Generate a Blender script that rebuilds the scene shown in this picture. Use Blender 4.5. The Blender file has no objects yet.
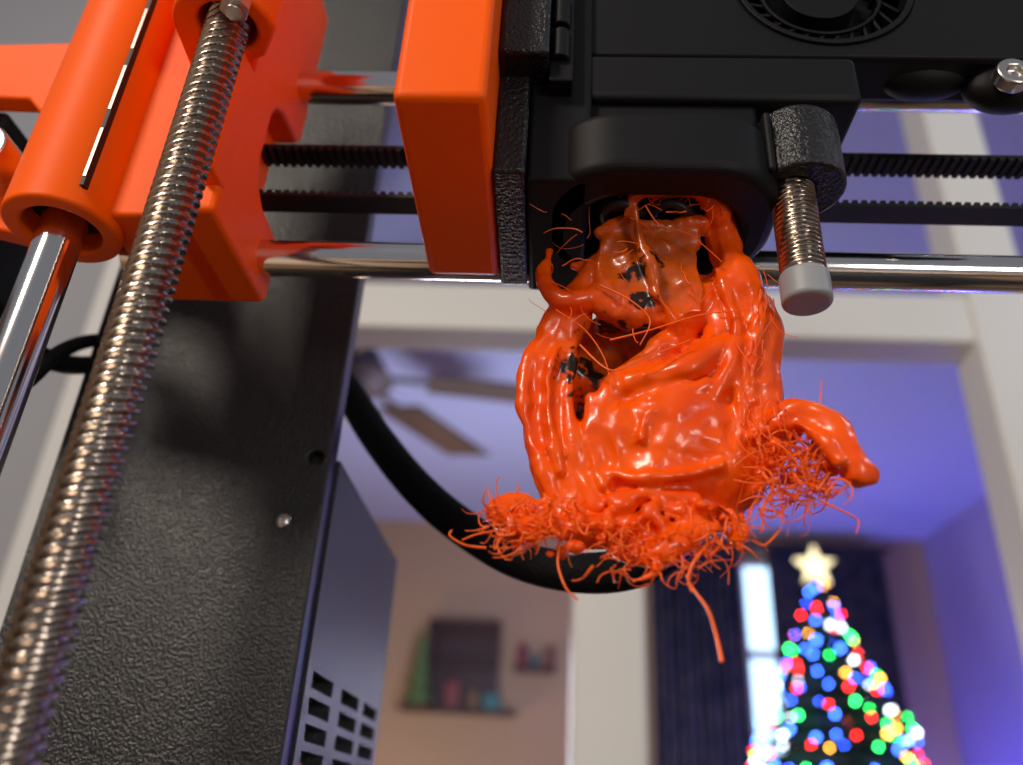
import bpy, bmesh, math, random
from mathutils import Vector, Matrix
random.seed(7)

# ---------------------------------------------------------------- survey frame
# all lengths in millimetres, relative to the tripod point; X right, Y away, Z up
F = 823.0; CX = 511.5; CY = 382.5; H = 1.2
zc = Vector((89, -1582, 823)).normalized()
yc = Vector((29, 428, 823)); yc = (yc - zc * yc.dot(zc)).normalized()
xc = yc.cross(zc)

def ray(u, v):
    d = Vector((u - CX, v - CY, F))
    return Vector((d.dot(xc), d.dot(yc), d.dot(zc)))
def P(u, v, y):
    r = ray(u, v); return r * (y / r.y)
def PX(u, v, x):
    r = ray(u, v); return r * (x / r.x)
def PZ(u, v, z):
    r = ray(u, v); return r * (z / r.z)
def RM(u, v, y, px):
    return px * y / ray(u, v).y
def W(p):
    return Vector((p[0] * .001, p[1] * .001, p[2] * .001 + H))

# ---------------------------------------------------------------- materials
def new_mat(name):
    m = bpy.data.materials.new(name); m.use_nodes = True
    nt = m.node_tree
    return m, nt, nt.nodes["Principled BSDF"]
def mat(name, col, rough=.5, metal=0., bump=None, var=None, emis=None, sss=0., coat=0., spec=None, bstr=.4, wave=None):
    m, nt, b = new_mat(name)
    b.inputs["Base Color"].default_value = (*col, 1)
    b.inputs["Roughness"].default_value = rough
    b.inputs["Metallic"].default_value = metal
    if spec is not None: b.inputs["Specular IOR Level"].default_value = spec
    if sss:
        b.inputs["Subsurface Weight"].default_value = sss
        b.inputs["Subsurface Radius"].default_value = (1, .35, .1)
        b.inputs["Subsurface Scale"].default_value = .003
    if coat:
        b.inputs["Coat Weight"].default_value = coat
        b.inputs["Coat Roughness"].default_value = .08
    if emis:
        b.inputs["Emission Color"].default_value = (*emis[0], 1)
        b.inputs["Emission Strength"].default_value = emis[1]
    tc = nt.nodes.new("ShaderNodeTexCoord")
    if bump:
        n = nt.nodes.new("ShaderNodeTexNoise"); n.inputs["Scale"].default_value = bump; n.inputs["Detail"].default_value = 3
        bp = nt.nodes.new("ShaderNodeBump"); bp.inputs["Strength"].default_value = bstr; bp.inputs["Distance"].default_value = .6 / bump
        nt.links.new(tc.outputs["Object"], n.inputs["Vector"])
        nt.links.new(n.outputs["Fac"], bp.inputs["Height"])
        nt.links.new(bp.outputs["Normal"], b.inputs["Normal"])
    if wave:
        n = nt.nodes.new("ShaderNodeTexWave"); n.bands_direction = 'Z'; n.inputs["Scale"].default_value = wave
        n.inputs["Distortion"].default_value = .3
        bp = nt.nodes.new("ShaderNodeBump"); bp.inputs["Strength"].default_value = .25; bp.inputs["Distance"].default_value = .0001
        nt.links.new(tc.outputs["Object"], n.inputs["Vector"])
        nt.links.new(n.outputs["Fac"], bp.inputs["Height"])
        nt.links.new(bp.outputs["Normal"], b.inputs["Normal"])
    if var:
        n2 = nt.nodes.new("ShaderNodeTexNoise"); n2.inputs["Scale"].default_value = var[0]; n2.inputs["Detail"].default_value = 4
        cr = nt.nodes.new("ShaderNodeValToRGB")
        cr.color_ramp.elements[0].position = var[3] if len(var) > 3 else .35
        cr.color_ramp.elements[1].position = var[4] if len(var) > 4 else .65
        cr.color_ramp.elements[0].color = (*var[1], 1); cr.color_ramp.elements[1].color = (*var[2], 1)
        nt.links.new(tc.outputs["Object"], n2.inputs["Vector"])
        nt.links.new(n2.outputs["Fac"], cr.inputs["Fac"])
        nt.links.new(cr.outputs["Color"], b.inputs["Base Color"])
    return m

M_or = mat("orange_petg", (.98, .115, .0), .42, sss=.08, wave=1500, spec=.18)
M_plate = mat("powder_coated_steel", (.012, .011, .0115), .28, bump=1400, bstr=1.0, spec=.5)
M_edge = mat("plate_edge_purple", (.03, .022, .09), .35)  # purple tone for the strip along the plate's right edge
M_blk = mat("black_petg", (.005, .005, .006), .5, wave=1500, spec=.2)
M_blk2 = mat("black_rough_print", (.008, .008, .009), .27, bump=1300, bstr=1.0, spec=.45)
M_psu = mat("psu_plastic", (.018, .018, .024), .38, bump=1500, bstr=1.0)
M_rod = mat("polished_steel", (.75, .72, .70), .12, 1.)
M_screw = mat("lead_screw_steel", (.40, .34, .29), .26, 1.)
M_steel = mat("bolt_steel", (.65, .62, .58), .28, 1.)
M_rub = mat("belt_rubber", (.008, .008, .009), .55)
M_cable = mat("braided_sleeve", (.005, .005, .006), .75, bump=900, bstr=.8, spec=.15)
M_grey = mat("probe_cap_plastic", (.27, .28, .30), .5)
M_str = mat("plastic_strings", (.95, .12, .0), .4, sss=.05)
M_red = mat("red_wire", (.6, .02, .02), .4)
M_dark = mat("dark_interior", (.006, .006, .007), .6)

# melted plastic: orange, cooked browner around the heater and charred at a few spots
M_blob, nt, bs = new_mat("melted_orange_plastic")
bs.inputs["Roughness"].default_value = .30
bs.inputs["Specular IOR Level"].default_value = .32
bs.inputs["Subsurface Weight"].default_value = .12; bs.inputs["Subsurface Radius"].default_value = (1, .3, .05); bs.inputs["Subsurface Scale"].default_value = .002
bs.inputs["Coat Weight"].default_value = .2; bs.inputs["Coat Roughness"].default_value = .05
geo = nt.nodes.new("ShaderNodeNewGeometry")
nz = nt.nodes.new("ShaderNodeTexNoise"); nz.inputs["Scale"].default_value = 520; nz.inputs["Detail"].default_value = 5
nt.links.new(geo.outputs["Position"], nz.inputs["Vector"])
def math_n(op, a, b_):
    n = nt.nodes.new("ShaderNodeMath"); n.operation = op
    for i, x in enumerate((a, b_)):
        if isinstance(x, (int, float)): n.inputs[i].default_value = x
        else: nt.links.new(x, n.inputs[i])
    return n.outputs[0]
def spotmask(spots, amp, soft):
    out = None
    for (p, r) in spots:
        vd = nt.nodes.new("ShaderNodeVectorMath"); vd.operation = 'DISTANCE'
        nt.links.new(geo.outputs["Position"], vd.inputs[0]); vd.inputs[1].default_value = W(p)
        d = math_n('DIVIDE', vd.outputs["Value"], r*.001)
        out = d if out is None else math_n('MINIMUM', out, d)
    nn = math_n('MULTIPLY', math_n('SUBTRACT', nz.outputs["Fac"], .5), amp)
    s = math_n('ADD', out, nn)
    mr = nt.nodes.new("ShaderNodeMapRange"); nt.links.new(s, mr.inputs[0])
    mr.inputs[1].default_value = 1+soft; mr.inputs[2].default_value = 1-soft; mr.inputs[3].default_value = 0; mr.inputs[4].default_value = 1
    return mr.outputs[0]
char = spotmask([(P(577, 366, 128), 3.0), (P(595, 364, 132), 4.2), (P(580, 396, 132), 3.6), (P(640, 268, 124), 2.2), (P(655, 260, 124), 1.7), (P(628, 274, 124), 1.4), (P(642, 302, 125), 2.0), (P(615, 325, 130), 3.2), (P(640, 322, 129), 2.2), (P(552, 328, 124), 1.6), (P(604, 385, 132), 2.6)], 4.2, .25)
cook = spotmask([(P(650, 258, 125), 11), (P(620, 345, 133), 8)], .9, .35)
n2 = nt.nodes.new("ShaderNodeTexNoise"); n2.inputs["Scale"].default_value = 90
nt.links.new(geo.outputs["Position"], n2.inputs["Vector"])
cr = nt.nodes.new("ShaderNodeValToRGB"); nt.links.new(n2.outputs["Fac"], cr.inputs[0])
cr.color_ramp.elements[0].position = .3; cr.color_ramp.elements[1].position = .65
cr.color_ramp.elements[0].color = (.80, .062, .0, 1); cr.color_ramp.elements[1].color = (.95, .112, .0, 1)
def mixc(f, a, b_):
    n = nt.nodes.new("ShaderNodeMix"); n.data_type = 'RGBA'
    nt.links.new(f, n.inputs[0]); nt.links.new(a, n.inputs[6])
    n.inputs[7].default_value = (*b_, 1); return n.outputs[2]
c = mixc(cook, cr.outputs[0], (.46, .075, .005)); c = mixc(char, c, (.016, .006, .003))
nt.links.new(c, bs.inputs["Base Color"])
bp = nt.nodes.new("ShaderNodeBump"); bp.inputs["Strength"].default_value = .12; bp.inputs["Distance"].default_value = .001
nt.links.new(nz.outputs["Fac"], bp.inputs["Height"]); nt.links.new(bp.outputs["Normal"], bs.inputs["Normal"])

# ---------------------------------------------------------------- mesh helpers
ICO = {}
def ico(sub):
    if sub not in ICO:
        t = bmesh.new(); bmesh.ops.create_icosphere(t, subdivisions=sub, radius=1)
        t.verts.ensure_lookup_table()
        ICO[sub] = ([v.co.copy() for v in t.verts], [[v.index for v in f.verts] for f in t.faces]); t.free()
    return ICO[sub]
class B:
    def __init__(s): s.bm = bmesh.new()
    def box(s, x0, x1, y0, y1, z0, z1, rot=None):
        c = Vector(((x0+x1)/2, (y0+y1)/2, (z0+z1)/2)); vs = []
        for sx, sy, sz in ((-1,-1,-1),(1,-1,-1),(1,1,-1),(-1,1,-1),(-1,-1,1),(1,-1,1),(1,1,1),(-1,1,1)):
            p = Vector((sx*abs(x1-x0)/2, sy*abs(y1-y0)/2, sz*abs(z1-z0)/2))
            if rot is not None: p = rot @ p
            vs.append(s.bm.verts.new(c+p))
        for f in ((0,3,2,1),(4,5,6,7),(0,1,5,4),(1,2,6,5),(2,3,7,6),(3,0,4,7)): s.bm.faces.new([vs[i] for i in f])
        return s
    def cyl(s, a, b, r, r2=None, seg=32):
        a = Vector(a); b = Vector(b); r2 = r if r2 is None else r2
        q = (b-a).to_track_quat('Z', 'Y'); R = []
        for (p, rr) in ((a, r), (b, r2)):
            R.append([s.bm.verts.new(p + q @ Vector((rr*math.cos(2*math.pi*k/seg), rr*math.sin(2*math.pi*k/seg), 0))) for k in range(seg)])
        for k in range(seg): s.bm.faces.new((R[0][k], R[0][(k+1) % seg], R[1][(k+1) % seg], R[1][k]))
        s.bm.faces.new(list(reversed(R[0]))); s.bm.faces.new(R[1]); return s
    def ball(s, c, r, sc=(1, 1, 1), sub=2):
        V, Fs = ico(sub); c = Vector(c)
        vs = [s.bm.verts.new((c.x+v.x*r*sc[0], c.y+v.y*r*sc[1], c.z+v.z*r*sc[2])) for v in V]
        for f in Fs: s.bm.faces.new([vs[i] for i in f])
        return s
    def prism(s, pts, axis, a0, a1):
        def mk(p, a):
            if axis == 'X': return (a, p[0], p[1])
            if axis == 'Y': return (p[0], a, p[1])
            return (p[0], p[1], a)
        v0 = [s.bm.verts.new(mk(p, a0)) for p in pts]; v1 = [s.bm.verts.new(mk(p, a1)) for p in pts]
        n = len(pts)
        s.bm.faces.new(v0); s.bm.faces.new(list(reversed(v1)))
        for i in range(n): s.bm.faces.new((v0[i], v1[i], v1[(i+1) % n], v0[(i+1) % n]))
        return s
    def ring(s, c, axis, ri, ro, h, seg=48, a0=0., a1=2*math.pi):
        c = Vector(c); full = abs(a1-a0-2*math.pi) < 1e-4
        n = seg + (0 if full else 1); L = []
        for i in range(n):
            a = a0 + (a1-a0)*i/seg
            row = []
            for (r, k) in ((ri, 0), (ro, 0), (ro, h), (ri, h)):
                x, y = r*math.cos(a), r*math.sin(a)
                p = {'Z': (x, y, k), 'Y': (x, k, y), 'X': (k, x, y)}[axis]
                row.append(s.bm.verts.new(c + Vector(p)))
            L.append(row)
        for i in range(seg):
            A = L[i]; Bn = L[(i+1) % n]
            for j in range(4): s.bm.faces.new((A[j], A[(j+1) % 4], Bn[(j+1) % 4], Bn[j]))
        if not full: s.bm.faces.new(L[0]); s.bm.faces.new(list(reversed(L[-1])))
        return s
    def tube(s, pts, seg=12):
        pts = [(Vector(p), r) for p, r in pts]; rings = []
        for i, (p, r) in enumerate(pts):
            a = pts[max(i-1, 0)][0]; b = pts[min(i+1, len(pts)-1)][0]
            q = (b-a).to_track_quat('Z', 'Y')
            rings.append([s.bm.verts.new(p + q @ Vector((r*math.cos(2*math.pi*k/seg), r*math.sin(2*math.pi*k/seg), 0))) for k in range(seg)])
        for i in range(len(rings)-1):
            for k in range(seg): s.bm.faces.new((rings[i][k], rings[i][(k+1) % seg], rings[i+1][(k+1) % seg], rings[i+1][k]))
        s.bm.faces.new(rings[0]); s.bm.faces.new(rings[-1])
        return s

def obj_from_bm(bm, name, recalc=True):
    if recalc: bmesh.ops.recalc_face_normals(bm, faces=bm.faces)
    for v in bm.verts: v.co = W(v.co)
    xs = [v.co for v in bm.verts]
    c = Vector([(min(p[i] for p in xs) + max(p[i] for p in xs)) / 2 for i in range(3)])
    for v in bm.verts: v.co -= c
    me = bpy.data.meshes.new(name); bm.to_mesh(me); bm.free()
    o = bpy.data.objects.new(name, me); o.location = c
    bpy.context.scene.collection.objects.link(o)
    return o
def setparent(o, par):
    o.parent = par
    o.matrix_parent_inverse = Matrix.Translation(par.location).inverted()
def fin(b, name, m, par=None, bevel=0., smooth=False, cut=None, auto=True, recalc=True):
    o = obj_from_bm(b.bm, name, recalc)
    for mm in (m if isinstance(m, (list, tuple)) else [m]): o.data.materials.append(mm)
    if cut is not None:
        c = obj_from_bm(cut.bm, "cutter")
        bpy.context.view_layer.update()
        md = o.modifiers.new("cut", 'BOOLEAN'); md.operation = 'DIFFERENCE'; md.object = c; md.solver = 'EXACT'
        dg = bpy.context.evaluated_depsgraph_get()
        me = bpy.data.meshes.new_from_object(o.evaluated_get(dg))
        o.modifiers.clear(); o.data = me
        bpy.data.objects.remove(c)
    if bevel:
        md = o.modifiers.new("bevel", 'BEVEL'); md.width = bevel*.001; md.segments = 4; md.limit_method = 'ANGLE'; md.angle_limit = math.radians(40)
    if smooth or bevel:
        for p in o.data.polygons: p.use_smooth = True
        if auto:
            try: o.data.set_sharp_from_angle(angle=math.radians(38))
            except Exception: pass
    if par is not None: setparent(o, par)
    return o
def empty(name, p):
    e = bpy.data.objects.new(name, None); e.location = W(p); e.empty_display_size = .05
    bpy.context.scene.collection.objects.link(e); return e
def catmull(pts, n=8):
    out = []
    L = len(pts)
    for i in range(L-1):
        p0 = pts[max(i-1, 0)]; p1 = pts[i]; p2 = pts[i+1]; p3 = pts[min(i+2, L-1)]
        for k in range(n):
            t = k/n
            out.append(tuple(.5*((2*b) + (-a+c)*t + (2*a-5*b+4*c-d)*t*t + (-a+3*b-3*c+d)*t**3) for a, b, c, d in zip(p0, p1, p2, p3)))
    out.append(tuple(pts[-1])); return out

# ================================================================ PRINTER
TABLE = -150
printer = empty("desktop_3d_printer", (60, 150, TABLE))

RY = 146.                         # X rods plane
ZL = 105.; ZU = 157.
fin(B().cyl((-95, RY, ZL), (255, RY, ZL), 4, seg=48), "x_smooth_rod_lower", M_rod, printer, smooth=True)
fin(B().cyl((-95, RY, ZU), (255, RY, ZU), 4, seg=48), "x_smooth_rod_upper", M_rod, printer, smooth=True)
def belt(name, z, teeth):
    b = B(); b.box(-80, 240, 143, 149, z-.4, z+.4)
    x = -80
    while x < 240:
        b.box(x, x+1.1, 143, 149, z + (.4 if teeth > 0 else -1.2), z + (1.2 if teeth > 0 else -.4)); x += 2
    fin(b, name, M_rub, printer)
belt("x_belt_upper", 135.0, -1); belt("x_belt_lower", 120.6, 1)

# lead screw
LS = P(190, 150, 109); lsx = LS.x; lsy = 109.
def threaded(cx, cy, z0, z1, r, depth, pitch, starts, name, m, par, seg=48, dz=.25):
    bm = bmesh.new(); rows = []
    n = int((z1-z0)/dz)
    for i in range(n+1):
        z = z0 + i*dz; row = []
        for k in range(seg):
            th = 2*math.pi*k/seg
            f = (z/pitch - starts*th/(2*math.pi)) % 1.0
            t = abs(f-.5)*2
            h = min(1, max(0, (t-.35)/.3))
            rr = r - depth*(1-h)
            row.append(bm.verts.new((cx+rr*math.cos(th), cy+rr*math.sin(th), z)))
        rows.append(row)
    for i in range(n):
        for k in range(seg): bm.faces.new((rows[i][k], rows[i][(k+1) % seg], rows[i+1][(k+1) % seg], rows[i+1][k]))
    bm.faces.new(list(reversed(rows[0]))); bm.faces.new(rows[-1])
    b = B(); b.bm.free(); b.bm = bm
    return fin(b, name, m, par, smooth=True, recalc=False)
threaded(lsx, lsy, -20, 200, 4.15, 1.0, 2.0, 4, "z_lead_screw", M_screw, printer, seg=64, dz=.22)
fin(B().cyl((lsx, lsy, -112), (lsx, lsy, -19.8), 4.1), "z_lead_screw_shank", M_screw, printer, smooth=True)

# z smooth rod
ZR = P(36, 300, 125); zrx = ZR.x; zry = 125.
fin(B().cyl((zrx, zry, -110), (zrx, zry, 210), 4.2, seg=48), "z_smooth_rod", M_rod, printer, smooth=True)

# X end bracket (orange)
b = B()
b.ring((zrx, zry, 95), 'Z', 7.2, 10.8, 95, seg=56)
fin(b, "z_bearing_housing", M_or, printer, bevel=.8)
fin(B().ring((zrx, zry, 100), 'Z', 4.6, 7.2, 80, seg=40), "z_linear_bearing", M_dark, printer)
xr = -64.5
prof = [(120, 97), (152, 97), (153, 99), (153, 112), (151, 114), (140, 114.5), (136, 117), (134, 121), (134, 135), (136, 139), (140, 142), (151, 143), (153, 146), (153, 190), (120, 190)]
fin(B().prism(prof, 'X', xr-12, xr), "x_end_body", M_or, printer, bevel=1.2)
fin(B().box(zrx+8, xr-6, 122, 152, 97, 190), "x_end_web", M_or, printer, bevel=1.)
fin(B().prism([(xr-3.5, 122), (xr-3.0, 115), (xr-1.2, 113.5), (xr+.3, 115), (xr+.3, 122)], 'Z', 103, 134), "trough_rib", M_or, printer, bevel=.7)
prof = []
for i in range(25):
    a = math.pi + math.pi*i/24
    prof.append((lsx-.5+10.2*math.cos(a), lsy+.5+9.5*math.sin(a)))
prof = [(lsx-11.5, 124)] + prof + [(lsx+5.5, 116), (xr-3, 119), (xr-3, 124)]
cut = B().cyl((lsx, lsy, 100), (lsx, lsy, 240), 5.6, seg=48)
fin(B().prism(prof, 'Z', 133, 190), "nut_housing", M_or, printer, bevel=1.0, cut=cut)
hx = P(236, 24, 104)
fin(B().cyl((hx.x, 102, 129.5), (hx.x, 102, 134), 2.9, seg=6).cyl((hx.x, 102, 128.6), (hx.x, 102, 130), 1.6, seg=20), "nut_bolt", M_steel, printer, bevel=.2)
fin(B().box(zrx+7.0, zrx+7.75, zry-9.2, zry-7.3, 99, 189), "clip_slot", M_dark, printer)
b = B()
for i in range(5):
    b.box(zrx+7.1, zrx+7.7, zry-9.35, zry-7.4, 101+i*17, 101+i*17+12)
fin(b, "bearing_clip", mat("clip_steel", (.30, .26, .24), .4, 1.), printer)
# motor arm
ya = 134.
pl = [(-60, 45), (70, 42), (100, 42), (100, 215), (60, 240), (25, 236), (-60, 215), (-60, 188), (20, 182), (38, 165), (44, 140), (40, 112), (28, 98), (-60, 95)]
pts = [(P(u, v, ya).x, P(u, v, ya).z) for u, v in pl]
fin(B().prism(pts, 'Y', ya, ya+5), "motor_arm", M_or, printer, bevel=.8)
q = P(3, 150, 128)
fin(B().cyl((q.x-2, 124, q.z-2), (q.x-2, 150, q.z-2), 5.5, seg=40), "motor_boss", M_steel, printer, bevel=.6)
fin(B().box(-150, q.x-14, 140, 178, 100, 142), "x_axis_motor", M_dark, printer, bevel=1.5)
cp = [P(u, v, y) for u, v, y in ((-40, 300, 160), (10, 330, 165), (40, 355, 172), (70, 365, 180), (110, 362, 200), (150, 350, 230))]
fin(B().tube([(Vector(p), 2.4) for p in catmull(cp, 8)]), "motor_cable", M_cable, printer, smooth=True)
cp = [P(u, v, y) for u, v, y in ((-40, 390, 150), (20, 385, 160), (60, 352, 172), (100, 340, 190), (150, 345, 230))]
fin(B().tube([(Vector(p), 1.8) for p in catmull(cp, 8)]), "motor_cable_thin", M_cable, printer, smooth=True)

# frame plate
px0 = P(108, 300, 185).x; px1 = P(357, 290, 185).x
hole = P(316, 457, 185); scr = P(283, 521, 185)
b = B().box(px0, px1, 185, 191, TABLE, 300)
fin(b, "frame_plate_left", [M_plate], printer, bevel=.4, cut=B().cyl((hole.x, 180, hole.z), (hole.x, 189.5, hole.z), 1.9, seg=32))
fin(B().cyl((hole.x, 188.6, hole.z), (hole.x, 189.6, hole.z), 1.85), "hole_shade_disc", M_dark, printer)  # dark disc painted in as the shade inside the hole
fin(B().box(px1, px1+70+230, 185, 191, 265, 300), "frame_plate_top", M_plate, printer, bevel=.4)
fin(B().box(240, 290+20, 185, 191, TABLE, 265), "frame_plate_right", M_plate, printer, bevel=.4)
fin(B().ball((scr.x, 185, scr.z), 1.75, (1, .5, 1), 3), "frame_screw", M_steel, printer, smooth=True)
fin(B().box(px1, px1+.25, 185.3, 190.7, TABLE+1, 264), "plate_cut_edge", M_edge, printer)

# PSU
xs = px1 + 1.0
yb = min(max(PX(404, 560, xs).y, 240), 285)
zt2 = P(345, 462, 192).z
cut = B()
z0 = PX(322, 684, xs).z
cols = [(.05, .27), (.38, .62), (.70, .93)]
for r in range(7):
    for (a, c) in cols:
        cut.box(xs-5, xs+3, 192+a*(yb-192), 192+c*(yb-192), z0-r*5.6-1.9, z0-r*5.6+1.7)
fin(B().box(xs-62, xs, 191.5, yb, TABLE+20, zt2), "power_supply_case", M_psu, printer, cut=cut)
rp = [Vector((xs-2.5, 198, z0-30)), Vector((xs-2, 202, z0-18)), Vector((xs-2.5, 207, z0-24)), Vector((xs-2.5, 206, z0-40))]
fin(B().tube([(Vector(p), .9) for p in catmull(rp, 6)], 8), "psu_wire", M_red, printer, smooth=True)

# wiring sleeve
cp = [P(u, v, y) for u, v, y in ((300, 330, 235), (345, 388, 222), (375, 435, 214), (415, 485, 206), (460, 525, 200), (520, 560, 192), (590, 573, 184), (650, 560, 176), (685, 520, 172), (695, 430, 167), (690, 330, 160), (680, 270, 152))]
fin(B().tube([(Vector(p), 4.6) for p in catmull(cp, 10)], 20), "wiring_sleeve", M_cable, printer, smooth=True)

# ------------------------------------------------ extruder
ex0 = P(391, 98, 95).x; ex1 = P(486, 98, 95).x
fin(B().box(ex0, ex1, 95, 145, 100.5, 200), "extruder_orange_cover", M_or, printer, bevel=1.4)
fin(B().box(ex1, ex1+6, 112, 148, 100.5, 200), "carriage_side", M_blk2, printer, bevel=.8)
kx = P(560, 100, 108).x
fin(B().box(ex1+.2, ex1+9.5, 106, 140, 124, 200), "extruder_side_rough", M_blk2, printer, bevel=1.)
fin(B().box(ex1+6, kx+6, 114, 150, 100.5, 200), "carriage_back", M_blk, printer, bevel=1.)
b = B()
for i in range(6):
    b.cyl((ex1+11.5, 110, 126+i*9), (ex1+11.5, 110, 133.5+i*9), 1.8, seg=20)
b.box(ex1+9.5, ex1+14, 110, 125, 121, 200)
fin(b, "idler_hinge", M_blk, printer, bevel=.4)
# main body
bx0 = P(575, 80, 118).x; bx1 = P(1085, 80, 118).x; bxm = P(845, 90, 122).x
fc = P(820, -8, 118)
cut = B().cyl((fc.x, 110, fc.z), (fc.x, 124, fc.z), 17.6, seg=72)
fin(B().box(bx0, bx1, 116, 128, 134.8, 215), "extruder_body", M_blk, printer, bevel=1.5, cut=cut)
fin(B().box(bx0, bxm, 115, 148, 122, 134), "extruder_body_lower", M_blk, printer, bevel=1.5)
fin(B().box(bx0, bx1-8, 126, 150, 164, 215), "extruder_body_rear", M_blk, printer, bevel=1.)
b = B().ring((fc.x, 115.5, fc.z), 'Y', 17.2, 18.4, 1.4, seg=72).ring((fc.x, 118, fc.z), 'Y', 12, 12.7, 1.0, seg=60).cyl((fc.x, 118, fc.z), (fc.x, 124, fc.z), 8, seg=40)
for i in range(26):
    a = 2*math.pi*i/26
    rot = Matrix.Rotation(-a+.5, 4, 'Y')
    c = Vector((fc.x+14.2*math.cos(a), 0, fc.z+14.2*math.sin(a)))
    b.box(c.x-2.8, c.x+2.8, 118.5, 123, c.z-.35, c.z+.35, rot)
fin(b, "part_cooling_fan", M_blk, printer, bevel=.2)
q = P(1012, 76, 117)
q2 = P(925, 76, 122)
b = B().ball((q2.x, 123, q2.z), 4.5, (2.0, 1, .9), 3).ball((q.x+1.5, 122, q.z+2), 6, (1.4, .8, .9), 3)
fin(b, "body_bosses", M_blk, printer, smooth=True, auto=False)
fin(B().cyl((q.x, 115.5, q.z), (q.x, 118.5, q.z), 3.4, seg=32), "body_screw", M_steel, printer, bevel=.5, cut=B().cyl((q.x, 114, q.z), (q.x, 116.8, q.z), 1.7, seg=6))

# hotend shroud
sx0 = P(541, 170, 112).x; sx1 = P(795, 160, 112).x
def rrect(x0, x1, y0, y1, r, n=10):
    o = []
    for cx, cy, a in ((x1-r, y0+r, -90), (x1-r, y1-r, 0), (x0+r, y1-r, 90), (x0+r, y0+r, 180)):
        for i in range(n+1):
            t = math.radians(a+90*i/n); o.append((cx+r*math.cos(t), cy+r*math.sin(t)))
    return o
cut = B().prism(rrect(sx0+6.5, sx1-7, 119, 141, 10), 'Z', 90, 108.5)
fin(B().prism(rrect(sx0, sx1, 110.5, 145, 14), 'Z', 100.5, 114.5), "hotend_shroud", M_blk, printer, bevel=3.2, cut=cut)
fin(B().box(sx0+4, sx1-4, 117, 148, 112, 123), "hotend_shroud_neck", M_blk, printer, bevel=1)
h0 = P(598, 228, 125); h1 = P(706, 308, 125)
hc = (h0.x+h1.x)/2
fin(B().cyl((hc, 132, h0.z+.5), (hc, 132, 110), 3.2, seg=32), "heat_break", M_dark, printer, smooth=True)
for ax in (622, 672):
    pts = [P(ax-14, 228, 130), P(ax-18, 212, 124), P(ax, 203, 121), P(ax+20, 212, 124), P(ax+30, 205, 136)]
    fin(B().tube([(Vector(p), .9) for p in catmull(pts, 8)], 8), "hotend_lead", M_rub, printer, smooth=True)

# probe + clamp
pp = P(805, 285, 121); prx = pp.x; pz = P(805, 312, 121).z + 1.5
threaded(prx, 121, pz+6, 134, 4.0, .55, 1.0, 1, "level_probe_thread", M_screw, printer, seg=40, dz=.17)
fin(B().cyl((prx, 121, pz), (prx, 121, pz+6.2), 4.3, seg=48), "level_probe_cap", M_grey, printer, bevel=.8)
cut = B().cyl((prx, 121, 80), (prx, 121, 160), 4.0, seg=40)
b = B().cyl((prx+1.5, 121, 104.5), (prx+1.5, 121, 119), 8.2, seg=48)
fin(b, "probe_clamp", M_blk2, printer, bevel=.8, cut=cut)
fin(B().box(sx1-4, prx-4.4, 114, 130, 104, 118), "probe_arm", M_blk, printer, bevel=1)

# right bracket, base, bed (below/side of the view)
fin(B().box(222, 255, 115, 153, 92, 190), "x_end_idler", M_or, printer, bevel=1.5)
fin(B().cyl((238, 106, -110), (238, 106, 210), 4.2), "z_smooth_rod_far", M_rod, printer, smooth=True)
fin(B().box(px0-10, 290, -120, -112, TABLE, -110).box(px0-10, 290, 300, 308, TABLE, -110).box(-60, -50, -112, 300, TABLE+5, -125).box(190, 200, -112, 300, TABLE+5, -125), "base_frame", M_blk, printer, bevel=1)
fin(B().box(-60, 200, -40, 180, -98, -94).box(40, 100, 20, 120, -126, -98), "heated_bed", M_plate, printer, bevel=.5)
fin(B().box(zrx-12, lsx+22, 95, 140, TABLE, -110), "z_motor", M_dark, printer, bevel=1.5)
fin(B().box(228, 265, 90, 140, TABLE, -110), "z_motor_far", M_dark, printer, bevel=1.5)

# ================================================================ BLOB
b = B()
def blob(u, v, y, r, sc=(1, 1, 1)):
    b.ball(P(u, v, y), RM(u, v, y, r), sc, 3 if r > 30 else 2)
def btube(pts, n=6):
    for (u, v, y, r) in catmull(pts, n):
        blob(u, v, y, r)
b.box(h0.x+.5, h1.x-.5, 125, 139, h1.z-1, h0.z)      # encased heater block
# main sagging bag
blob(672, 440, 134.5, 78, (1, .80, .92)); blob(655, 480, 134.5, 66, (1.2, .85, .75)); blob(620, 450, 134, 52, (1, 1, 1.1)); blob(715, 470, 135, 52, (1, 1, 1.1))
blob(718, 395, 133.5, 44); blob(660, 400, 134, 44); blob(690, 372, 134, 34, (1.5, 1, 1)); blob(640, 508, 134, 34, (1.5, 1, .9)); blob(700, 508, 134, 34, (1.3, 1, .9)); blob(595, 495, 134, 38)
for t in ((600, 400, 141, 34), (650, 350, 144, 40), (600, 355, 142, 30), (580, 430, 140, 34), (575, 380, 140, 28), (690, 335, 140, 30)): blob(*t)
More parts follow.
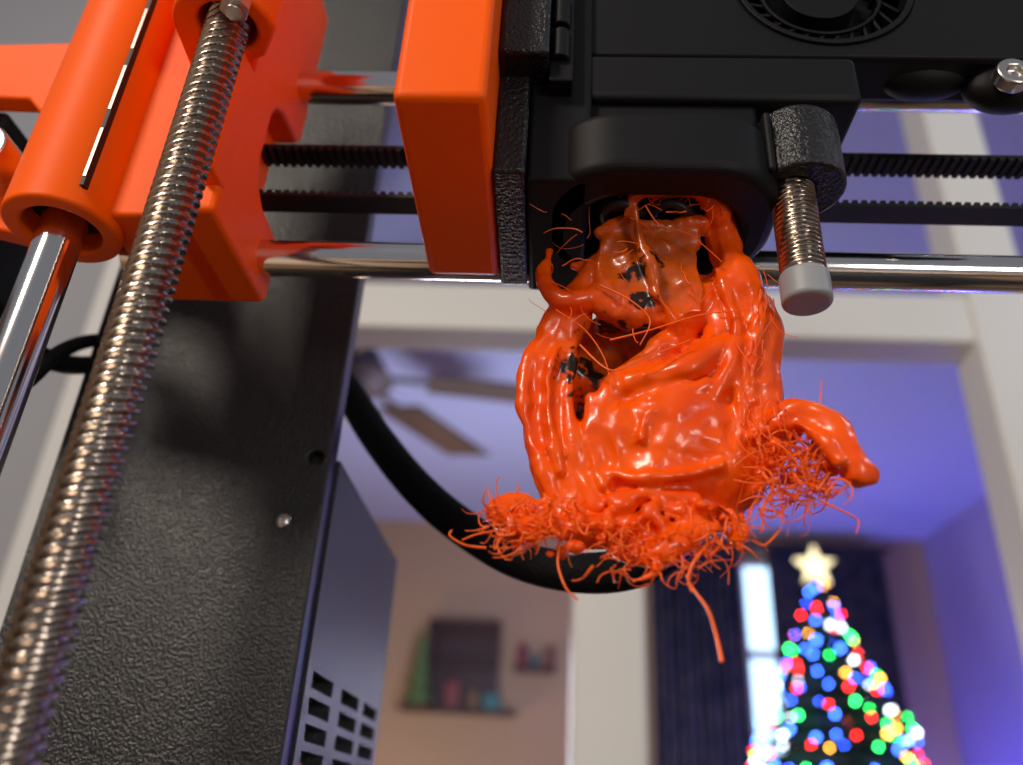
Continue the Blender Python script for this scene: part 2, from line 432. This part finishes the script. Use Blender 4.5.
# left lobe
btube([(596, 262, 128, 12), (577, 298, 129, 18), (560, 330, 130.5, 24), (553, 362, 131.5, 27), (549, 400, 132, 28), (552, 440, 132.5, 29), (562, 480, 132.5, 29), (578, 508, 132.5, 28), (600, 520, 132.5, 20)], 10)
btube([(572, 340, 129, 8), (570, 365, 128.5, 9), (567, 400, 128.5, 10), (572, 440, 128.5, 11), (582, 480, 129, 12), (596, 505, 129, 12)], 8)
btube([(536, 345, 129, 8), (526, 378, 128.5, 9), (524, 405, 128.5, 11), (530, 435, 129, 8), (540, 465, 129, 11), (552, 495, 129, 10)], 8)
btube([(556, 350, 127, 7), (548, 385, 127, 6), (550, 425, 127.3, 7), (560, 470, 127.5, 6)], 8)
btube([(549, 252, 128, 6), (545, 280, 127, 9), (560, 302, 126, 10), (588, 300, 126, 10), (602, 285, 126, 9), (594, 264, 128, 8), (575, 266, 129, 8)], 8)
# right lobe
btube([(722, 224, 128, 17), (728, 255, 128, 21), (740, 292, 128, 26), (750, 330, 130, 29), (752, 370, 131, 29), (748, 410, 132, 31), (744, 450, 133, 32), (738, 490, 133, 28)], 8)
btube([(700, 285, 131, 15), (712, 305, 130, 17), (722, 335, 129, 18), (722, 365, 128.5, 16)])
btube([(768, 300, 128.5, 8), (774, 325, 130, 7), (776, 360, 129, 7), (773, 400, 129, 8)])
btube([(735, 262, 125.5, 7), (752, 295, 125.5, 8), (758, 330, 125.5, 9), (750, 365, 126, 9), (752, 400, 127, 9)], 8)
btube([(716, 270, 125.5, 6), (730, 300, 125, 6), (738, 335, 125, 7), (736, 370, 125.5, 7), (742, 415, 127, 8), (738, 450, 127, 7)], 8)
# arm to the right
btube([(755, 442, 130, 20), (780, 425, 127, 18), (806, 418, 125, 17), (832, 430, 124, 18), (848, 453, 123, 18), (858, 474, 123, 19)], 8)
btube([(800, 425, 123, 8), (824, 440, 121.7, 8), (840, 462, 121, 8)], 6)
# lip above the bag and soft folds
btube([(692, 324, 130, 11), (668, 345, 129, 15), (642, 368, 128.5, 17), (616, 392, 128.5, 17), (600, 420, 128.5, 14), (598, 460, 128, 12)], 8)
btube([(630, 384, 127, 16), (660, 376, 126.3, 17), (692, 364, 126.3, 17), (722, 352, 127.3, 15)], 8)
btube([(606, 470, 127, 7), (640, 478, 125.2, 7), (680, 476, 125, 7), (718, 466, 126.2, 7)], 8)
btube([(704, 402, 126, 9), (714, 428, 126, 9), (722, 452, 127, 8)])
btube([(738, 340, 125.5, 9), (728, 372, 125, 10), (716, 395, 125.5, 8)], 8)
btube([(620, 410, 127, 8), (614, 440, 126, 8), (620, 468, 126.5, 7)], 8)
btube([(650, 400, 125.2, 7), (690, 392, 125, 6), (710, 385, 125.4, 7)], 8)
btube([(640, 440, 124.6, 6), (650, 415, 124.8, 6), (684, 408, 124.6, 6)], 8)
btube([(592, 400, 128, 7), (590, 440, 127.5, 7), (604, 485, 127, 8)], 8)
btube([(612, 498, 127, 7), (650, 494, 126, 6), (695, 500, 126.5, 8)], 8)
# upper strands
btube([(626, 214, 122, 6), (640, 194, 120, 8), (672, 188, 120, 9), (700, 190, 120, 8), (716, 205, 123, 11), (722, 230, 127, 14)], 8)
btube([(632, 205, 121, 7), (640, 235, 122.5, 6), (648, 260, 123.3, 7), (655, 282, 123.3, 6)], 8)
btube([(600, 232, 126, 8), (622, 222, 125, 8), (650, 226, 125, 6), (700, 226, 126, 9)], 6)
btube([(600, 300, 126, 12), (620, 316, 127, 12), (650, 316, 127, 10), (690, 318, 128, 13), (706, 290, 128, 12)], 6)
btube([(606, 240, 126, 7), (600, 270, 126, 9), (612, 300, 126, 9)], 6)
btube([(655, 290, 123.6, 5), (668, 310, 124, 6), (676, 332, 127, 8)], 8)
for (u, v, r) in ((665, 250, 11), (685, 285, 12), (622, 262, 12), (660, 296, 10), (690, 245, 10), (618, 290, 9)): blob(u, v, 126.6, r, (1.4, 1, 1))
btube([(600, 330, 137, 16), (640, 335, 138, 20), (690, 330, 138, 20)], 6)
# ragged skirt
btube([(700, 518, 129, 16), (690, 535, 127, 18), (665, 550, 126, 18), (640, 556, 126, 14), (620, 552, 126, 10)], 8)
btube([(655, 562, 125, 8), (652, 574, 124, 7), (634, 580, 124, 5), (622, 574, 124, 4)], 8)
btube([(560, 518, 130, 16), (590, 532, 129, 17), (612, 530, 129, 17), (640, 532, 128, 17)], 6)
btube([(560, 516, 130, 13), (530, 508, 129, 13), (510, 504, 128, 12), (492, 512, 127, 9), (505, 525, 128, 10), (540, 532, 129, 10)], 8)
for i in range(140):
    a = random.random()
    u = 495 + 250*a; v = 522 + 14*math.sin(a*7) + random.uniform(-16, 20)
    blob(u, v, 127.5+random.uniform(-3, 3), random.uniform(3, 8.5), (random.uniform(.7, 1.6), 1, random.uniform(.7, 1.5)))
for i in range(80):
    u = random.uniform(752, 835); v = 428 + (u-752)*.35 + random.uniform(-12, 62)*(1-(u-752)/180)
    blob(u, v, 127+random.uniform(-3, 4), random.uniform(3, 8), (random.uniform(.7, 1.6), 1, random.uniform(.7, 1.5)))
blobo = fin(b, "melted_filament_blob", M_blob, None, smooth=True, auto=False, recalc=False)
md = blobo.modifiers.new("remesh", 'REMESH'); md.mode = 'VOXEL'; md.voxel_size = .00040; md.use_smooth_shade = True
md = blobo.modifiers.new("smooth", 'SMOOTH'); md.iterations = 5; md.factor = .5
tx = bpy.data.textures.new("blob_clouds", 'CLOUDS'); tx.noise_scale = .010; tx.noise_depth = 2
md = blobo.modifiers.new("disp", 'DISPLACE'); md.texture = tx; md.strength = .0030; md.mid_level = .5; md.texture_coords = 'LOCAL'
tx2 = bpy.data.textures.new("blob_wrinkle", 'MUSGRAVE'); tx2.noise_scale = .007; tx2.musgrave_type = 'RIDGED_MULTIFRACTAL'; tx2.noise_intensity = .5
md = blobo.modifiers.new("wrinkle", 'DISPLACE'); md.texture = tx2; md.strength = .0008; md.mid_level = .5; md.texture_coords = 'LOCAL'
md = blobo.modifiers.new("smooth2", 'SMOOTH'); md.iterations = 3; md.factor = .5

# strings
cu = bpy.data.curves.new("plastic_strings", 'CURVE'); cu.dimensions = '3D'; cu.bevel_depth = .00014; cu.bevel_resolution = 2
def spl(pts, rad=1.):
    s = cu.splines.new('POLY'); s.points.add(len(pts)-1)
    for i, p in enumerate(pts):
        w = W(p); s.points[i].co = (*w, 1); s.points[i].radius = rad*(1-.5*i/len(pts))
def string(u, v, y, length, rad=1., d=None, curl=.5):
    p = P(u, v, y)
    d = Vector(d) if d else Vector((random.gauss(0, 1), random.gauss(0, .5), random.gauss(0, 1)))
    d.normalize(); ax = Vector((random.gauss(0, 1), random.gauss(0, 1), random.gauss(0, 1))).normalized()
    st = .45; pts = [p.copy()]
    for i in range(int(length/st)):
        if random.random() < .15: ax = (ax+Vector((random.gauss(0, 1), random.gauss(0, 1), random.gauss(0, 1)))*.8).normalized()
        d = (Matrix.Rotation(curl*random.uniform(.2, .7), 3, ax) @ d).normalized()
        p = p + d*st; pts.append(p.copy())
    spl(pts, rad)
for i in range(190):
    u = random.uniform(490, 745)
    string(u, 530+12*math.sin(u*.03)+random.uniform(-10, 18), 125+random.uniform(-3, 4), random.uniform(2, 7), random.uniform(.5, 1.8), curl=.45)
for i in range(80):
    string(random.uniform(484, 560), random.uniform(498, 540), 125+random.uniform(-3, 3), random.uniform(2, 5.5), random.uniform(.5, 1.8), curl=.5)
for i in range(240):
    u = random.uniform(757, 832)
    string(u, 438+(u-750)*.3+random.uniform(-15, 75)*(1-(u-750)/160), 125+random.uniform(-3, 4), random.uniform(3, 9), random.uniform(.5, 1.6), curl=.38)
for i in range(45):
    string(random.uniform(590, 710), random.uniform(540, 576), 124, random.uniform(3, 7), random.uniform(.6, 1.9), curl=.5)
for i in range(50):
    string(random.choice([random.uniform(545, 610), random.uniform(615, 770)]), random.uniform(205, 340), 124+random.uniform(-2, 4), random.uniform(3, 8), random.uniform(.4, 1.0), curl=.3)
for i in range(45):
    string(random.uniform(732, 778), random.uniform(270, 440), 124, random.uniform(3, 7), random.uniform(.4, .9), d=(random.gauss(0, .4), 0, -1), curl=.2)
for i in range(35):
    string(random.uniform(620, 715), random.uniform(184, 215), 121, random.uniform(2, 6), random.uniform(.5, 1.3), curl=.5)
def fixed(pl, rad):
    spl([Vector(p) for p in catmull([tuple(P(u, v, y)) for u, v, y in pl], 8)], rad*1.3)
fixed([(686, 575, 124), (694, 590, 123), (708, 610, 122), (716, 635, 122), (722, 662, 121)][::-1], 2.0)
fixed([(708, 545, 124), (695, 560, 123), (688, 578, 123), (692, 592, 122)], 1.8)
fixed([(712, 182, 120), (730, 181, 119), (750, 180, 118)], 2.8)
fixed([(560, 545, 126), (558, 565, 125), (566, 588, 124), (578, 600, 124)], 1.4)
fixed([(486, 548, 126), (465, 545, 125), (450, 536, 124), (452, 530, 124)], 1.4)
fixed([(500, 530, 126), (478, 534, 125), (462, 540, 124)], 1.2)
fixed([(820, 500, 124), (840, 510, 123), (858, 520, 123), (856, 534, 122)], 1.1)
fixed([(800, 420, 124), (818, 408, 123), (822, 380, 123)], 1.0)
fixed([(780, 530, 125), (765, 545, 124), (752, 540, 124)], 1.2)
fixed([(600, 285, 123), (630, 300, 122), (650, 320, 122), (640, 345, 122)], 1.0)
fixed([(610, 340, 124), (650, 330, 123), (700, 315, 123), (745, 310, 123)], 1.0)
fixed([(580, 345, 124), (610, 370, 122), (640, 360, 122), (690, 340, 122)], 1.0)
fixed([(645, 205, 119), (660, 225, 121), (690, 235, 122), (722, 262, 123)], .9)
fixed([(556, 310, 124), (585, 330, 124), (605, 360, 124), (612, 395, 124)], .9)
so = bpy.data.objects.new("plastic_strings", cu); bpy.context.scene.collection.objects.link(so)
cu.materials.append(M_str); setparent(so, blobo)

# ================================================================ ROOM
M_wall = mat("wall_paint_light", (.42, .42, .45), .8, bump=60, bstr=.1)
M_tan = mat("wall_paint_tan", (.42, .28, .17), .85, bump=60, bstr=.1)
M_lav = mat("wall_paint_lavender", (.36, .30, .58), .85, bump=60, bstr=.1)
M_ceil = mat("ceiling_lavender_lit", (.42, .44, .66), .9, bump=50, bstr=.15)  # white ceiling; the purple room light is put into this base colour
M_trim = mat("trim_paint_cream", (.84, .82, .78), .45)
M_floor = mat("wood_floor", (.2, .1, .05), .4, var=(3, (.13, .06, .03), (.25, .13, .07)))
M_tab = mat("table_wood", (.35, .22, .12), .4, var=(6, (.25, .14, .07), (.42, .27, .15)))
CE = 1350; FL = -1200
fin(B().box(-2600, 2000, -1800, 4300, FL-60, FL), "floor", M_floor)
fin(B().box(-2600, 2000, 700, 4300, CE, CE+60), "ceiling", M_ceil)
fin(B().box(-2660, -2600, -1800, 4300, FL, CE), "wall_left", M_tan)
fin(B().box(1940, 2000, 760, 4300, FL, CE), "wall_right", M_lav)
wx = P(745, 600, 4240).x; wx2 = P(776, 600, 4240).x; wz1 = P(760, 568, 4240).z; wz0 = wz1-1500
b = B().box(-2600, wx, 4240, 4300, FL, CE).box(wx2, 1940, 4240, 4300, FL, CE).box(wx, wx2, 4240, 4300, wz1, CE).box(wx, wx2, 4240, 4300, FL, wz0)
fin(b, "wall_back", M_tan)
ox0, ox1, oz0, oz1 = -420, 1350, -350, 980
b = B().box(-2600, ox0, 700, 760, FL, CE).box(ox1, 2000, 700, 760, FL, CE).box(ox0, ox1, 700, 760, FL, oz0).box(ox0, ox1, 700, 760, oz1, CE)
fin(b, "wall_front", M_wall)
win = empty("window_1", (0, 720, oz0))
mx = P(608, 690, 705).x; rx = P(992, 305, 705).x
b = B()
sp = rx-mx
for k in (-1, 0, 1, 2):
    x = mx+k*sp; b.box(x-30, x+30, 690, 740, oz0, oz1)
b.box(ox0, ox1, 695, 742, 420, 474)
b.box(ox0-45, ox0+12, 682, 745, oz0-45, oz1+45).box(ox1-12, ox1+45, 682, 745, oz0-45, oz1+45)
b.box(ox0, ox1, 682, 745, oz0-45, oz0+15).box(ox0, ox1, 682, 745, oz1-15, oz1+45)
fin(b, "window_frame", M_trim, win, bevel=4)

# back window behind curtains
M_sky = mat("daylit_glass", (.7, .85, 1), .3, emis=((.50, .76, 1.), 2.2))
w2 = empty("window_2", ((wx+wx2)/2, 4230, wz0))
fin(B().box(wx, wx2, 4262, 4270, wz0, wz1), "lit_pane", M_sky, w2)
zz = P(760, 655, 4240).z
fin(B().box(wx-20, wx, 4225, 4262, wz0, wz1).box(wx2, wx2+20, 4225, 4262, wz0, wz1).box(wx, wx2, 4225, 4262, zz-22, zz+22).box(wx-20, wx2+20, 4225, 4262, wz1, wz1+30).box(wx-20, wx2+20, 4225, 4262, wz0-30, wz0), "sash", M_trim, w2)

# curtains
M_cur = mat("curtain_fabric", (.03, .035, .06), .9, var=(14, (.012, .018, .05), (.08, .07, .09)))
cur = empty("curtains", (wx, 4120, FL))
def curtain(xa, xb, zt, name):
    bm = bmesh.new(); n = 90; rows = []
    for z in (zt, (zt+FL)/2, FL+20):
        rows.append([bm.verts.new((xa+(xb-xa)*i/n, 4120+28*math.sin(i*.75)+8*math.sin(i*.31), z)) for i in range(n+1)])
    for j in range(2):
        for i in range(n): bm.faces.new((rows[j][i], rows[j][i+1], rows[j+1][i+1], rows[j+1][i]))
    bb = B(); bb.bm.free(); bb.bm = bm
    o = fin(bb, name, M_cur, cur, smooth=True, auto=False)
    o.modifiers.new("s", 'SOLIDIFY').thickness = .004
ct = P(760, 548, 4120).z
curtain(P(652, 640, 4120).x, P(744, 640, 4120).x, ct, "curtain_panel_a")
curtain(P(774, 640, 4120).x, P(888, 600, 4120).x, ct, "curtain_panel_b")
fin(B().cyl((P(648, 560, 4120).x, 4120, ct+15), (P(892, 560, 4120).x, 4120, ct+15), 14), "curtain_rod", M_dark, cur, smooth=True)

# Christmas tree
TY = 3480
ap = P(817, 584, TY); TH = ap.z - FL
tree = empty("christmas_tree", (ap.x, TY, FL))
M_fol = mat("tree_needles", (.012, .05, .025), .8, var=(20, (.006, .03, .02), (.02, .09, .04)))
def trad(drop): return min(500, 28 + .45*drop)
b = B()
b.cyl((ap.x, TY, FL), (ap.x, TY, ap.z), 40, 4, seg=12)
d = 20
while d < TH-250:
    r = trad(d)*.97; n = int(9+r*.035)
    for k in range(n):
        a = 2*math.pi*(k+random.random()*.6)/n
        rr = r*random.uniform(.82, 1.05)
        a0 = Vector((ap.x, TY, ap.z-d+.15*rr)); a1 = Vector((ap.x+rr*math.cos(a), TY+rr*math.sin(a), ap.z-d-.2*rr))
        b.cyl(a0, a1, 14+r*.06, 4, seg=6)
        for s in range(5):
            t = .35+.13*s; c = a0.lerp(a1, t)
            for sg in (-1, 1):
                e = c + Vector((math.cos(a+sg*.8), math.sin(a+sg*.8), -.2))*rr*.27
                b.cyl(c, e, 10+r*.03, 2, seg=5)
    d += 62
fin(b, "branches", M_fol, tree)
cols = {"red": (1, .02, .02), "green": (.03, 1, .15), "blue": (.03, .10, 1), "amber": (1, .42, .05), "white": (.8, .9, 1)}
bs = {k: B() for k in cols}
names = ["red", "green", "blue", "amber", "white", "blue", "green", "red", "blue"]
drop = 30
while drop < TH-280:
    n = max(4, int(trad(drop)*2*math.pi/80))
    off = random.random()
    for k in range(n):
        a = 2*math.pi*(k+off+random.uniform(-.35, .35))/n; dd = drop+random.uniform(-24, 24); r = trad(dd)*random.uniform(.8, 1.1)
        bs[random.choice(names)].ball((ap.x+r*math.cos(a), TY+r*math.sin(a), ap.z-dd-.05*r), random.uniform(5, 9), sub=1)
    drop += 56
for k, bb in bs.items():
    fin(bb, "string_lights_"+k, mat("bulb_"+k, cols[k], .3, emis=(cols[k], {"white": 15, "blue": 50}.get(k, 28))), tree, smooth=True, auto=False)
bm_s = B(); pts = []
for i in range(10):
    a = math.pi/2+i*math.pi/5; r = 88 if i % 2 == 0 else 38
    pts.append((ap.x+r*math.cos(a), ap.z+75+r*math.sin(a)))
bm_s.prism(pts, 'Y', TY-12, TY+12)
fin(bm_s, "star_topper", mat("star_gold", (1, .8, .4), .3, emis=((1, .86, .45), 1.8)), tree)

# ceiling fan
FZ = 1080
hub = PZ(347, 374, FZ)
e1 = PZ(517, 394, FZ)-hub; e2 = PZ(492, 470, FZ)-hub
a1 = math.atan2(e1.y, e1.x); a2 = math.atan2(e2.y, e2.x)
BL = (e1.length+e2.length)/2
fan = empty("ceiling_fan", (hub.x, hub.y, CE))
M_blade = mat("fan_blade_wood", (.14, .075, .04), .6, var=(8, (.045, .02, .009), (.085, .036, .015)))
M_bronze = mat("fan_bronze", (.10, .07, .07), .45, .3)
b = B().cyl((hub.x, hub.y, CE), (hub.x, hub.y, CE-50), 75, 55).cyl((hub.x, hub.y, CE-50), (hub.x, hub.y, FZ+70), 14).cyl((hub.x, hub.y, FZ+75), (hub.x, hub.y, FZ-20), 80, 135)
b.cyl((hub.x, hub.y, FZ-20), (hub.x, hub.y, FZ-60), 130, 80)
fin(b, "motor_housing", M_bronze, fan, bevel=4)
b = B()
g = (a2-a1) % (2*math.pi)
angs = [a1, a2] + [a2+(2*math.pi-g)*k/4 for k in (1, 2, 3)]
r0 = BL*.36
for a in angs:
    rot = Matrix.Rotation(a, 4, 'Z') @ Matrix.Rotation(math.radians(10), 4, 'X')
    c = hub + Vector((math.cos(a), math.sin(a), 0))*(r0+BL)/2
    hl = (BL-r0)/2
    b.box(c.x-hl, c.x+hl, c.y-90, c.y+90, c.z-4, c.z+4, rot)
    c = hub + Vector((math.cos(a), math.sin(a), 0))*(r0*.6)
    b.box(c.x-r0*.45, c.x+r0*.45, c.y-14, c.y+14, c.z-5, c.z+5, rot)
fin(b, "fan_blades", M_blade, fan, bevel=3)
fin(B().ball((hub.x, hub.y, FZ-95), 80, (1, 1, .7), 3), "fan_lamp_globe", mat("frosted_globe", (.4, .34, .36), .4), fan, smooth=True)

# display shelf with decorations, fixed to the back wall (decorations are its parts)
sh = empty("display_shelf", (P(480, 640, 4100).x, 4160, P(480, 720, 4100).z))
s0 = P(402, 640, 4080); s1 = P(560, 640, 4080); zb = P(480, 710, 4080).z; ztp = P(480, 620, 4080).z
M_sh = mat("dark_cherry_wood", (.045, .016, .014), .5)
xa = s0.x+120; xb = s1.x-290
b = B().box(s0.x+10, s1.x-200, 4040, 4238, zb-10, zb).box(xa, xb, 4120, 4238, ztp-25, ztp).box(xa, xa+30, 4120, 4238, zb, ztp).box(xb-30, xb, 4120, 4238, zb, ztp).box(xa, xb, 4215, 4238, zb, ztp).box(xa, xb, 4120, 4238, (zb+ztp)/2, (zb+ztp)/2+20)
b.box(s1.x-220, s1.x-20, 4140, 4238, (zb+ztp)/2-10, (zb+ztp)/2+8)
fin(b, "shelf_carcass", M_sh, sh, bevel=4)
def item(px, c, w, h, kind="box", base=None):
    z = zb if base is None else base; yy = 4075 if base is None else 4180
    x = P(px, 690, 4060).x; bb = B()
    if kind == "tree":
        for j in range(4): bb.cyl((x, yy, z+20+j*h*.22), (x, yy, z+20+j*h*.22+h*.36), w*(1-.2*j), 3, seg=14)
        bb.cyl((x, yy, z), (x, yy, z+30), 16)
    elif kind == "jar": bb.cyl((x, yy, z), (x, yy, z+h*.75), w).ball((x, yy, z+h*.8), w*.8)
    else: bb.box(x-w, x+w, yy-w*.4, yy+w*.4, z, z+h).box(x-w*.15, x+w*.15, yy-w*.4-4, yy+w*.4, z, z+h+3)
    return fin(bb, {"tree": "miniature_tree", "jar": "decorative_jar", "box": "gift_box"}[kind], mat("item", c, .6), sh, bevel=2)
item(418, (.10, .17, .05), 72, 330, "tree")
item(418, (.30, .10, .03), 22, 40, "box")
item(452, (.16, .03, .03), 32, 120)
item(474, (.20, .12, .05), 20, 90, "jar")
item(492, (.03, .13, .13), 40, 70)
item(520, (.20, .03, .04), 26, 120, "jar", (zb+ztp)/2+8)
item(533, (.04, .10, .10), 22, 60, "box", (zb+ztp)/2+8)
item(548, (.16, .06, .03), 28, 100, "box", (zb+ztp)/2+8)

# desk under the printer
fin(B().box(-500, 700, -350, 600, TABLE-30, TABLE).box(-480, -430, -330, -280, FL, TABLE-30).box(630, 680, -330, -280, FL, TABLE-30).box(-480, -430, 530, 580, FL, TABLE-30).box(630, 680, 530, 580, FL, TABLE-30), "desk", M_tab, bevel=4)

# ================================================================ LIGHTS
def area(name, loc, tgt, size, power, col):
    l = bpy.data.lights.new(name, 'AREA'); l.energy = power; l.size = size; l.color = col
    o = bpy.data.objects.new(name, l); o.location = W(loc)
    o.rotation_euler = (W(tgt)-W(loc)).to_track_quat('-Z', 'Y').to_euler()
    bpy.context.scene.collection.objects.link(o)
def point(name, loc, r, power, col):
    l = bpy.data.lights.new(name, 'POINT'); l.energy = power; l.shadow_soft_size = r; l.color = col
    o = bpy.data.objects.new(name, l); o.location = W(loc); bpy.context.scene.collection.objects.link(o)
area("near_room_lamp", (-550, -650, 650), (0, 130, 80), .22, 9.5, (1, .88, .74))
area("underside_fill", (350, -450, 60), (20, 130, 80), .14, 1.1, (1, .93, .85))  # added low front fill to light the undersides; no real fixture here
point("window_trim_fill", (850, 150, 750), .08, 4.0, (.80, .86, 1.))  # added fill to brighten the window trim and rim the rods; no fixture
point("far_room_fill", (-200, 2700, 250), .25, 40, (.78, .80, 1.))  # added fill floating mid-room to lift the far ceiling; no fixture
point("warm_lamp", (-900, 3500, -150), .15, 9, (1, .72, .42))
point("blue_glow", (1700, 3700, -350), .15, 48, (.14, .13, 1.))

w = bpy.data.worlds.new("world"); bpy.context.scene.world = w; w.use_nodes = True
bg = w.node_tree.nodes["Background"]; bg.inputs[0].default_value = (.84, .88, 1, 1); bg.inputs[1].default_value = .23

# ================================================================ CAMERA
cd = bpy.data.cameras.new("camera"); cam = bpy.data.objects.new("camera", cd)
bpy.context.scene.collection.objects.link(cam); bpy.context.scene.camera = cam
r = Vector((xc.x, yc.x, zc.x)); dn = Vector((xc.y, yc.y, zc.y)); fw = Vector((xc.z, yc.z, zc.z))
m = Matrix(((r.x, -dn.x, -fw.x, 0), (r.y, -dn.y, -fw.y, 0), (r.z, -dn.z, -fw.z, H), (0, 0, 0, 1)))
cam.matrix_world = m
cd.lens = F/1023*36; cd.sensor_width = 36; cd.clip_start = .005; cd.clip_end = 50
cd.dof.use_dof = True; cd.dof.focus_distance = .150; cd.dof.aperture_fstop = 11
bpy.context.scene.view_settings.view_transform = 'Standard'
